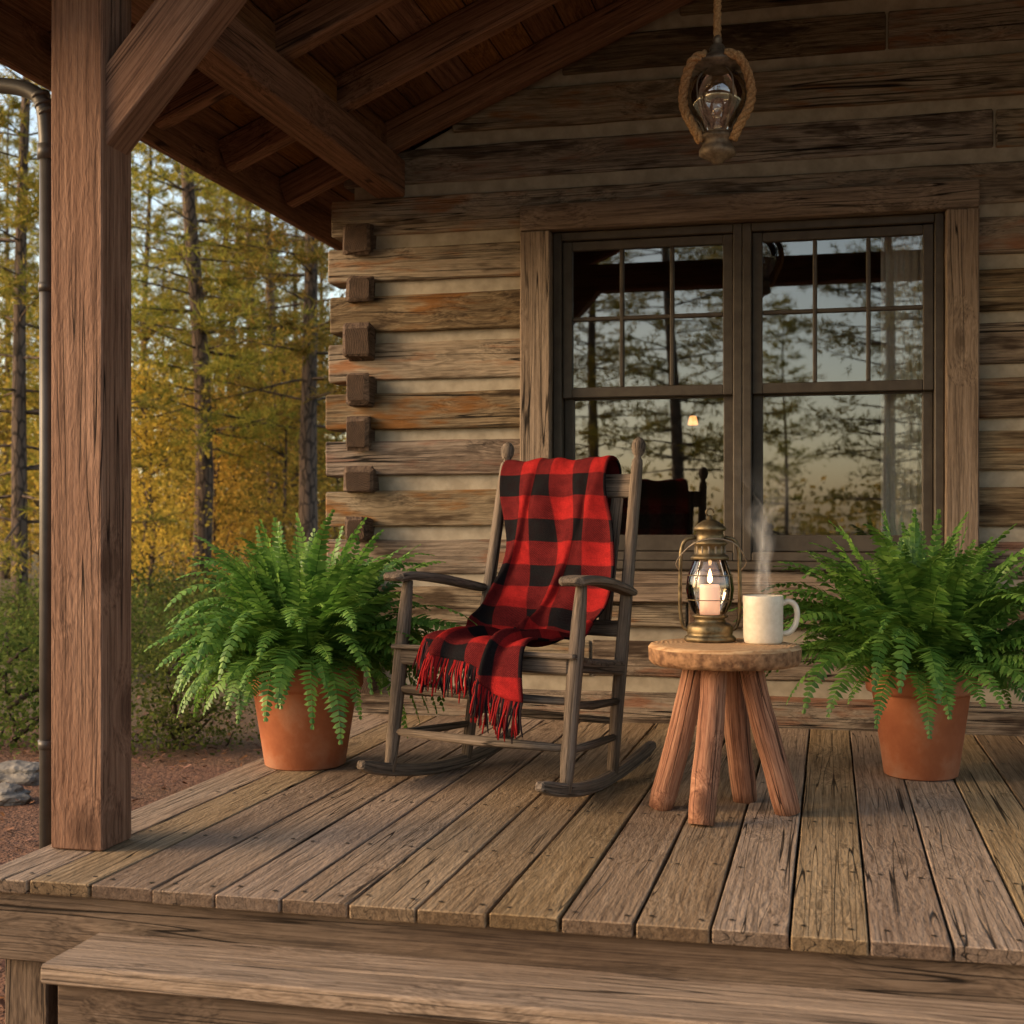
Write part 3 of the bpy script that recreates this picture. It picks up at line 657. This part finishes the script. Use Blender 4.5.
b=MB(); b.lathe([(.050,.313),(.072,.294),(.090,.262),(.095,.225),(.090,.19),(.074,.155),(.054,.122),(.046,.103)],44); b.build('globe',M['globe2'],hl)
b=MB(); b.lathe([(0,.102),(.05,.102),(.058,.096),(.058,.086),(.048,.08),(.052,.06),(.06,.05),(.06,.034),(.046,.026),(.028,.02),(.018,.008),(0,.004)],36); b.build('base',M['iron'],hl)
b=MB(); b.lathe([(0,.10),(.017,.10),(.018,.13),(.012,.145),(.02,.165),(.026,.19),(.02,.215),(0,.225)],18); b.build('bulb',M['globe2'],hl)
for s in (-1,1):
    b=MB()
    rope(b,[(s*.03,-.075,.342),(s*.07,-.066,.332),(s*.097,-.035,.293),(s*.111,-.012,.235),(s*.104,-.02,.18),(s*.084,-.03,.138),(s*.064,-.03,.10),(s*.052,-.025,.075)],.0155,70)
    b.build('rope_loop',M['rope'],hl)
b=MB(); b.lathe([(.048,.108),(.056,.104),(.056,.1),(.048,.1)],30); b.build('collar',M['iron'],hl)
b=MB()
for s in (-1,1): b.tube(arc([(s*.03,-.03,.312),(s*.055,-.083,.26),(s*.055,-.083,.19),(s*.03,-.045,.1)],5),.0028,6)
b.build('cage_wire',M['iron'],hl)

# ------------------------------------------------------------------ ferns
def fern(loc,seed,rb,rr,h,label,nfr=120,L=(.42,.62),up=1.0):
    r=random.Random(seed); u=r.uniform
    root=thing('potted_fern',label,'potted plant',loc,u(0,6))
    b=MB(); rim=h*.24
    b.lathe([(0,.0),(rb-.01,.0),(rb,.006),(rb+(rr-.02-rb)*.95,h-rim-.006),(rr-.018,h-rim),(rr-.004,h-rim+.004),(rr,h-rim+.012),(rr+.002,h-.008),(rr-.002,h),(rr-.016,h),(rr-.022,h-.01),(rr-.03,h-.06),(0,h-.06)],56); b.build('pot',M['terra'],root)
    b=MB(); b.lathe([(rr-.03,h-.035),(rr*.6,h-.028),(.0,h-.02)],24,wob=.03); b.build('soil',M['soil'],root)
    b=MB(); st=MB()
    for k in range(nfr):
        az=6.2832*k*.618+u(-.5,.5); q=(k+.5)/nfr
        el=math.radians(86-56*q**.9+u(-12,12)); Lf=u(*L)*(.82+.26*math.sin(math.pi*min(1,q*1.1))); ns=30
        d=V((math.cos(az)*math.cos(el),math.sin(az)*math.cos(el),math.sin(el)))
        rad=u(.02,.12); p=V((math.cos(az)*rad,math.sin(az)*rad,h-.03)); sag=u(1.3,2.9)*(.6+.85*q)/up; ds_=Lf/ns; tw=u(-.9,.9); pts=[p.copy()]
        width=u(.056,.086)
        for i in range(ns):
            s=i/ns
            d=(d+V((0,0,-1))*sag*ds_*(.6+2.4*s)+V((u(-.03,.03),u(-.03,.03),u(-.015,.015)))).normalized(); p=p+d*ds_; pts.append(p.copy())
            if s<.1: continue
            side=d.cross(V((0,0,1)))
            if side.length<.05: side=V((-math.sin(az),math.cos(az),0))
            side.normalize(); nrm=side.cross(d).normalized(); side=(side*math.cos(tw*.5)+nrm*math.sin(tw*.5)).normalized(); nrm=side.cross(d).normalized()
            l=width*min(1,(s-.06)*6)*(1-((s-.2)/.82)**1.7 if s>.2 else 1); l=max(l,.008)
            w=ds_*.74
            for sg in (-1,1):
                ld=(side*sg+d*(.35+u(-.12,.12))-nrm*u(-.1,.3)).normalized(); c=d*w
                m1=p+ld*l*.55-nrm*l*.03; tip=p+ld*l*u(.88,1.1)-nrm*l*u(.05,.28)
                v0=p-c*.5; v1=p+c*.5; v2=m1+c*.62; v3=m1-c*.54
                b.add([v0,v1,v2,tip,v3],[(0,1,2,4),(4,2,3)],None,0,False)
        st.tube([pts[i] for i in range(0,ns+1,3)],[.0022]*6+[.0012]*(len(range(0,ns+1,3))-6),4)
    b.build('foliage',M['fern'],root,recalc=False); st.build('stems',M['fern'],root)
    return root
fern((-1.813,4.42,0),3,.142,.205,.36,'full green fern in a terracotta pot left of the rocking chair',240,(.40,.62),1.05)
fern((.30,4.72,0),8,.122,.182,.37,'lush fern in a terracotta pot right of the log table',235,(.42,.64),1.3)

# ------------------------------------------------------------------ room contents
cu=thing('curtain','pale hanging curtain behind the right hand window panes','curtain',(.31,YW+.2,1.4))
b=MB(); vs=[];fs=[]; n=60
for j,z in enumerate((-.7,0,.72)):
    for i in range(n+1):
        x=-.1+.22*i/n; vs.append((x,.018*math.sin(i*.75)+.006*math.sin(i*1.9+j),z))
for j in range(2):
    for i in range(n): fs.append((j*(n+1)+i,j*(n+1)+i+1,(j+1)*(n+1)+i+1,(j+1)*(n+1)+i))
b.add(vs,fs,None,0,True); b.build('cloth',M['curtain'],cu)
b=MB(); b.tube([(-1.6,0,.73),(.3,0,.73)],.009,8); b.build('rod',M['iron'],cu)
lp=thing('floor_lamp','small glowing lamp seen through the left window pane','lamp',(-.76,7.6,-.04))
b=MB(); b.lathe([(0,0),(.12,0),(.12,.015),(.015,.03),(.01,.06),(.01,1.45),(0,1.46)],20); b.build('stand',M['dark'],lp)
b=MB(); b.lathe([(.026,1.46),(.03,1.462),(.018,1.51),(.015,1.51)],20); b.build('lamp_shade',M['lampglow'],lp)
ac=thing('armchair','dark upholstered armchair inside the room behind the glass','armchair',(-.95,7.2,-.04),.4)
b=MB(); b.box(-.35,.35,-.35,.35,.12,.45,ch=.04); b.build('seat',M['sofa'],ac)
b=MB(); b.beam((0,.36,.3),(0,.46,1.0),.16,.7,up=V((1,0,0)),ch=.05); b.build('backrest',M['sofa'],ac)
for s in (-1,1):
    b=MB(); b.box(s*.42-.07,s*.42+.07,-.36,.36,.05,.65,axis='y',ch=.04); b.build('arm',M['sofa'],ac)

# ------------------------------------------------------------------ trees
def tuft(b,p,d,L,n,w,r):
    d=d.normalized(); a=d.orthogonal().normalized(); c=d.cross(a)
    for k in range(n):
        an=r.uniform(0,6.283); sp=r.uniform(.3,1.3)
        q=(d+ (a*math.cos(an)+c*math.sin(an))*sp).normalized(); sd=q.cross(V((r.uniform(-1,1),r.uniform(-1,1),r.uniform(-1,1)))).normalized()*w
        base=p+d*r.uniform(-.07,.07); tip=base+q*L*r.uniform(.6,1.1)
        b.add([base-sd,base+sd,tip],[(0,1,2)])
def pine(seed,h,r0,lo,spread,label,group,loc,rz=0):
    r=random.Random(seed); u=r.uniform
    root=thing('pine_tree',label,'tree',loc,rz,group)
    t=MB(); b=MB(); pts=[];rs=[]
    ox,oy=u(0,9),u(0,9)
    def ax(z): return V((.25*mnoise.noise(V((z*.18,ox,0))),.25*mnoise.noise(V((z*.18,oy,5))),z))
    for i in range(19):
        z=-.3+(h+.3)*i/18; pts.append(ax(z)); rs.append(r0*(1-.9*i/18)*(1.25 if i==0 else 1))
    t.tube(pts,rs,12,jit=.05)
    z=lo
    while z<h-.15:
        f=(z-lo)/(h-lo)
        for k in range(r.randint(2,5)):
            az=u(0,6.283); L=spread*(1-f)**.75*u(.5,1.1)+.25; el=u(-.15,.25)+.5*f
            if f<.25 and u(0,1)<.35: L*=.6
            d=V((math.cos(az)*math.cos(el),math.sin(az)*math.cos(el),math.sin(el))); p=ax(z); q=[p]; n=7
            for i in range(n):
                d=(d+V((u(-.16,.16),u(-.16,.16),-.05+.12*(i/n)))).normalized(); p=p+d*L/n; q.append(p.copy())
                if i>=2:
                    for m in range(4 if i<5 else 6):
                        sd=V((u(-1,1),u(-1,1),u(-.35,.6))).normalized()
                        tp=p+sd*u(.0,.32)*min(1,L); tuft(b,tp,(d*.6+sd).normalized(),.15,8,.0095,r)
            t.tube(q,[max(.005,.016*(1-f)*(1-i/n)+.004) for i in range(n+1)],4,cap=False)
        z+=u(.17,.40)
    tuft(b,ax(h),V((0,0,1)),.3,12,.012,r)
    t.build('trunk',M['pbark'],root,recalc=False); b.build('crown',M['needle'],root,recalc=False); return root
def decid(seed,h,label,group,loc,mat,cr=1.3,nl=5200,leaf=.05,name='autumn_tree',cat='tree',lowf=.2):
    r=random.Random(seed); u=r.uniform
    root=thing(name,label,cat,loc,u(0,6),group); t=MB(); b=MB()
    pts=[V((.12*mnoise.noise(V((i*.4,seed,0))),.12*mnoise.noise(V((i*.4,seed,7))),-.2+(h*.92)*i/10)) for i in range(11)]
    t.tube(pts,[.055*h/6*(1-.85*i/10) for i in range(11)],8,jit=.06)
    tips=[]
    nbr=int(10+h*4)
    for k in range(nbr):
        f=lowf+(1-lowf)*k/nbr; p=pts[min(10,int(f*10))].copy(); az=u(0,6.283); el=u(.1,.9); L=cr*u(.5,1.05)*(1.1-.7*f)
        d=V((math.cos(az)*math.cos(el),math.sin(az)*math.cos(el),math.sin(el))); q=[p.copy()]
        for i in range(5):
            d=(d+V((u(-.3,.3),u(-.3,.3),u(-.15,.2)))).normalized(); p=p+d*L/5; q.append(p.copy())
            if i>0: tips.append((p.copy(),.12+.1*L))
        t.tube(q,[.018*(1-i/6) for i in range(6)],4,cap=False)
    for k in range(nl):
        c,rd=r.choice(tips); p=c+V((r.gauss(0,1),r.gauss(0,1),r.gauss(0,.75)))*rd
        a=V((u(-1,1),u(-1,1),u(-.9,.4))).normalized(); s=a.cross(V((u(-1,1),u(-1,1),u(-1,1)))).normalized(); l=leaf*u(.7,1.4)
        b.add([p,p+a*l*.5+s*l*.32,p+a*l,p+a*l*.5-s*l*.32],[(0,1,2,3)])
    t.build('trunk',M['pbark'],root,recalc=False); b.build('crown',mat,root,recalc=False); return root
def at(u_,d): 
    t=(u_-512)/1329; return (-.2328+.9725*t)*d,(.9725+.2328*t)*d
GF='pines of the wood beyond the porch'; LF='slim pine in the sunlit wood left of the cabin'
x,y=at(190,17.5); p1=pine(1,12.5,.14,2.3,1.7,'tall straight dark pine rising between the post and the cabin',None,(x,y,GZ))
x,y=at(313,17.5); p2=pine(2,12,.14,2.6,1.5,'dark pine trunk standing closest to the cabin corner',None,(x,y,GZ))
x,y=at(20,15); p3=pine(3,11,.10,1.3,1.7,LF,GF,(x,y,GZ),1)
x,y=at(250,26); p4=pine(4,13,.13,1.8,2.0,LF,GF,(x,y,GZ),2)
for i,(uu,d) in enumerate([(140,24),(268,23),(90,21),(225,31),(160,34),(60,28),(300,32),(10,32),(115,38),(280,40),(-30,26),(240,28),(30,37),(325,37),(200,36),(85,33)]):
    x,y=at(uu+U(-6,6),d); dup([p3,p4,p1,p2][i%4],(x,y,GZ-.05),U(0,6.28),U(.75,1.0),LF,GF)
GA='young broadleaved trees of the wood'; LA='young broadleaved tree in autumn leaf among the pines beyond the porch'
a1=decid(21,5.0,LA,GA,(*at(235,22),GZ),M['olive'],1.4,5200,.065)
a2=decid(22,3.8,LA,GA,(*at(150,16.5),GZ),M['gold'],1.2,4200,.055)
a3=decid(23,4.4,LA,GA,(*at(285,19),GZ),M['olive'],1.2,4600,.055)
for i,(uu,d) in enumerate([(280,25),(130,27),(40,23),(205,29),(320,30),(90,32),(-10,27),(255,34),(175,36),(300,21),(30,36),(145,21),(60,18),(215,19),(110,24),(335,24),(265,29),(190,24)]):
    x,y=at(uu,d); dup([a1,a2,a3][i%3],(x,y,GZ-.05),U(0,6.28),U(.8,1.25),LA,GA)
GS='shrubs under the trees'; LS='low dark green shrub under the trees beyond the porch'
sh=decid(31,.85,'round leafy shrub growing in the mulch behind the left fern',None,(*at(175,7.6),GZ),M['shrub'],.5,4600,.026,'shrub','shrub',.05)
dup(sh,(*at(8,7.6),GZ),2,1.15,'leafy green shrub growing left of the downspout')
for i,(uu,d) in enumerate([(60,11),(225,11),(120,12),(290,12),(20,13),(175,13.5),(255,14),(330,14),(80,15),(300,16),(140,17),(215,17.5),(265,18)]):
    dup(sh,(*at(uu,d),GZ-.05),U(0,6),U(.95,1.45),LS,GS)
GB='trees facing the cabin'; LB='pine mirrored in the window glass'
for i,(x,y,s) in enumerate([(-2.9,-13,1),(-2.0,-18,1.05),(1.0,-12.5,.95),(2.1,-17,1.1),(3.4,-12,.9),(-4.8,-16,1),(-6,-12.5,1),(-1.3,-30,.75),(3.4,-25,1)]):
    dup([p1,p2,p4,p3][i%4],(x,y,GZ),U(0,6),s,LB,GB)
b=MB(); r=random.Random(5)
for k in range(34000):
    a=r.uniform(0,6.283); R_=r.uniform(38,62); x,y=R_*math.cos(a),R_*math.sin(a)+6
    nz=mnoise.noise(V((math.cos(a)*7,math.sin(a)*7,R_*.06)))
    top=(5.8+3.6*nz) if y>0 else (2.8+2.4*nz); z=GZ+r.uniform(0,1)**.8*max(1.2,top)
    d=V((r.uniform(-1,1),r.uniform(-1,1),r.uniform(-1,1))).normalized(); s=d.orthogonal().normalized(); l=r.uniform(.16,.38); p=V((x,y,z))
    b.add([p,p+d*l*.5+s*l*.35,p+d*l,p+d*l*.5-s*l*.35],[(0,1,2,3)])
tag(b.build('far_forest',M['far'],recalc=False),'hazy far wood of mixed trees beyond the clearing','forest',kind='stuff')
for i,(uu,d,sz,lab) in enumerate([(22,6.6,.13,'larger grey rock lying on the mulch left of the downspout'),(2,6.1,.10,'smaller grey rock at the far left edge of the mulch')]):
    x,y=at(uu,d); bm=bmesh.new(); bmesh.ops.create_icosphere(bm,subdivisions=4,radius=1)
    for v in bm.verts:
        n_=mnoise.noise(v.co*1.4+V((i*7,0,0)))*.35+mnoise.noise(v.co*4+V((i*7,3,0)))*.1; v.co=v.co*(1+n_); v.co=V((v.co.x*sz*1.4,v.co.y*sz,v.co.z*sz*.5))
    me=bpy.data.meshes.new('rock'); bm.to_mesh(me); bm.free(); me.materials.append(M['rock'])
    o=bpy.data.objects.new('rock',me); COL.objects.link(o); o.location=(x,y,GZ+.03); tag(o,lab,'rock')
# ------------------------------------------------------------------ light, sky, camera
w=bpy.data.worlds.new('World'); sc.world=w; w.use_nodes=True; nt=w.node_tree; nt.nodes.clear()
EL=math.radians(21); sx,sy=-.93,-.37; AZ=math.atan2(sx,sy)
sky=nn(nt,'TexSky',sky_type='NISHITA'); sky.sun_disc=False; sky.sun_elevation=EL; sky.sun_rotation=AZ; sky.dust_density=2.0; sky.air_density=1.0; sky.ozone_density=1.0
tint=mixc(nt,1.0,sky.outputs[0],(1.12,.97,.81),'MULTIPLY')
bg=nn(nt,'Background',{'Color':tint,'Strength':.38}); wo=nn(nt,'OutputWorld'); nt.links.new(bg.outputs[0],wo.inputs[0])
L=bpy.data.lights.new('sun','SUN'); L.energy=2.6; L.angle=math.radians(26); L.color=(1,.71,.40)
lo=bpy.data.objects.new('sun',L); COL.objects.link(lo)
ts=V((sx*math.cos(EL),sy*math.cos(EL),math.sin(EL))); lo.rotation_euler=ts.to_track_quat('Z','Y').to_euler(); lo.location=ts*50
cam=bpy.data.cameras.new('camera'); co=bpy.data.objects.new('camera',cam); COL.objects.link(co); sc.camera=co
cam.sensor_width=36; cam.lens=36*1329/1024; cam.shift_y=13/1024; cam.clip_end=1000; cam.clip_start=.05
co.location=(0,0,.85); co.rotation_euler=(math.pi/2,0,math.atan2(.2328,.9725))
cam.dof.use_dof=True; cam.dof.focus_distance=4.3; cam.dof.aperture_fstop=4.5
sc.view_settings.view_transform='Standard'; sc.view_settings.look='None'; sc.view_settings.exposure=0
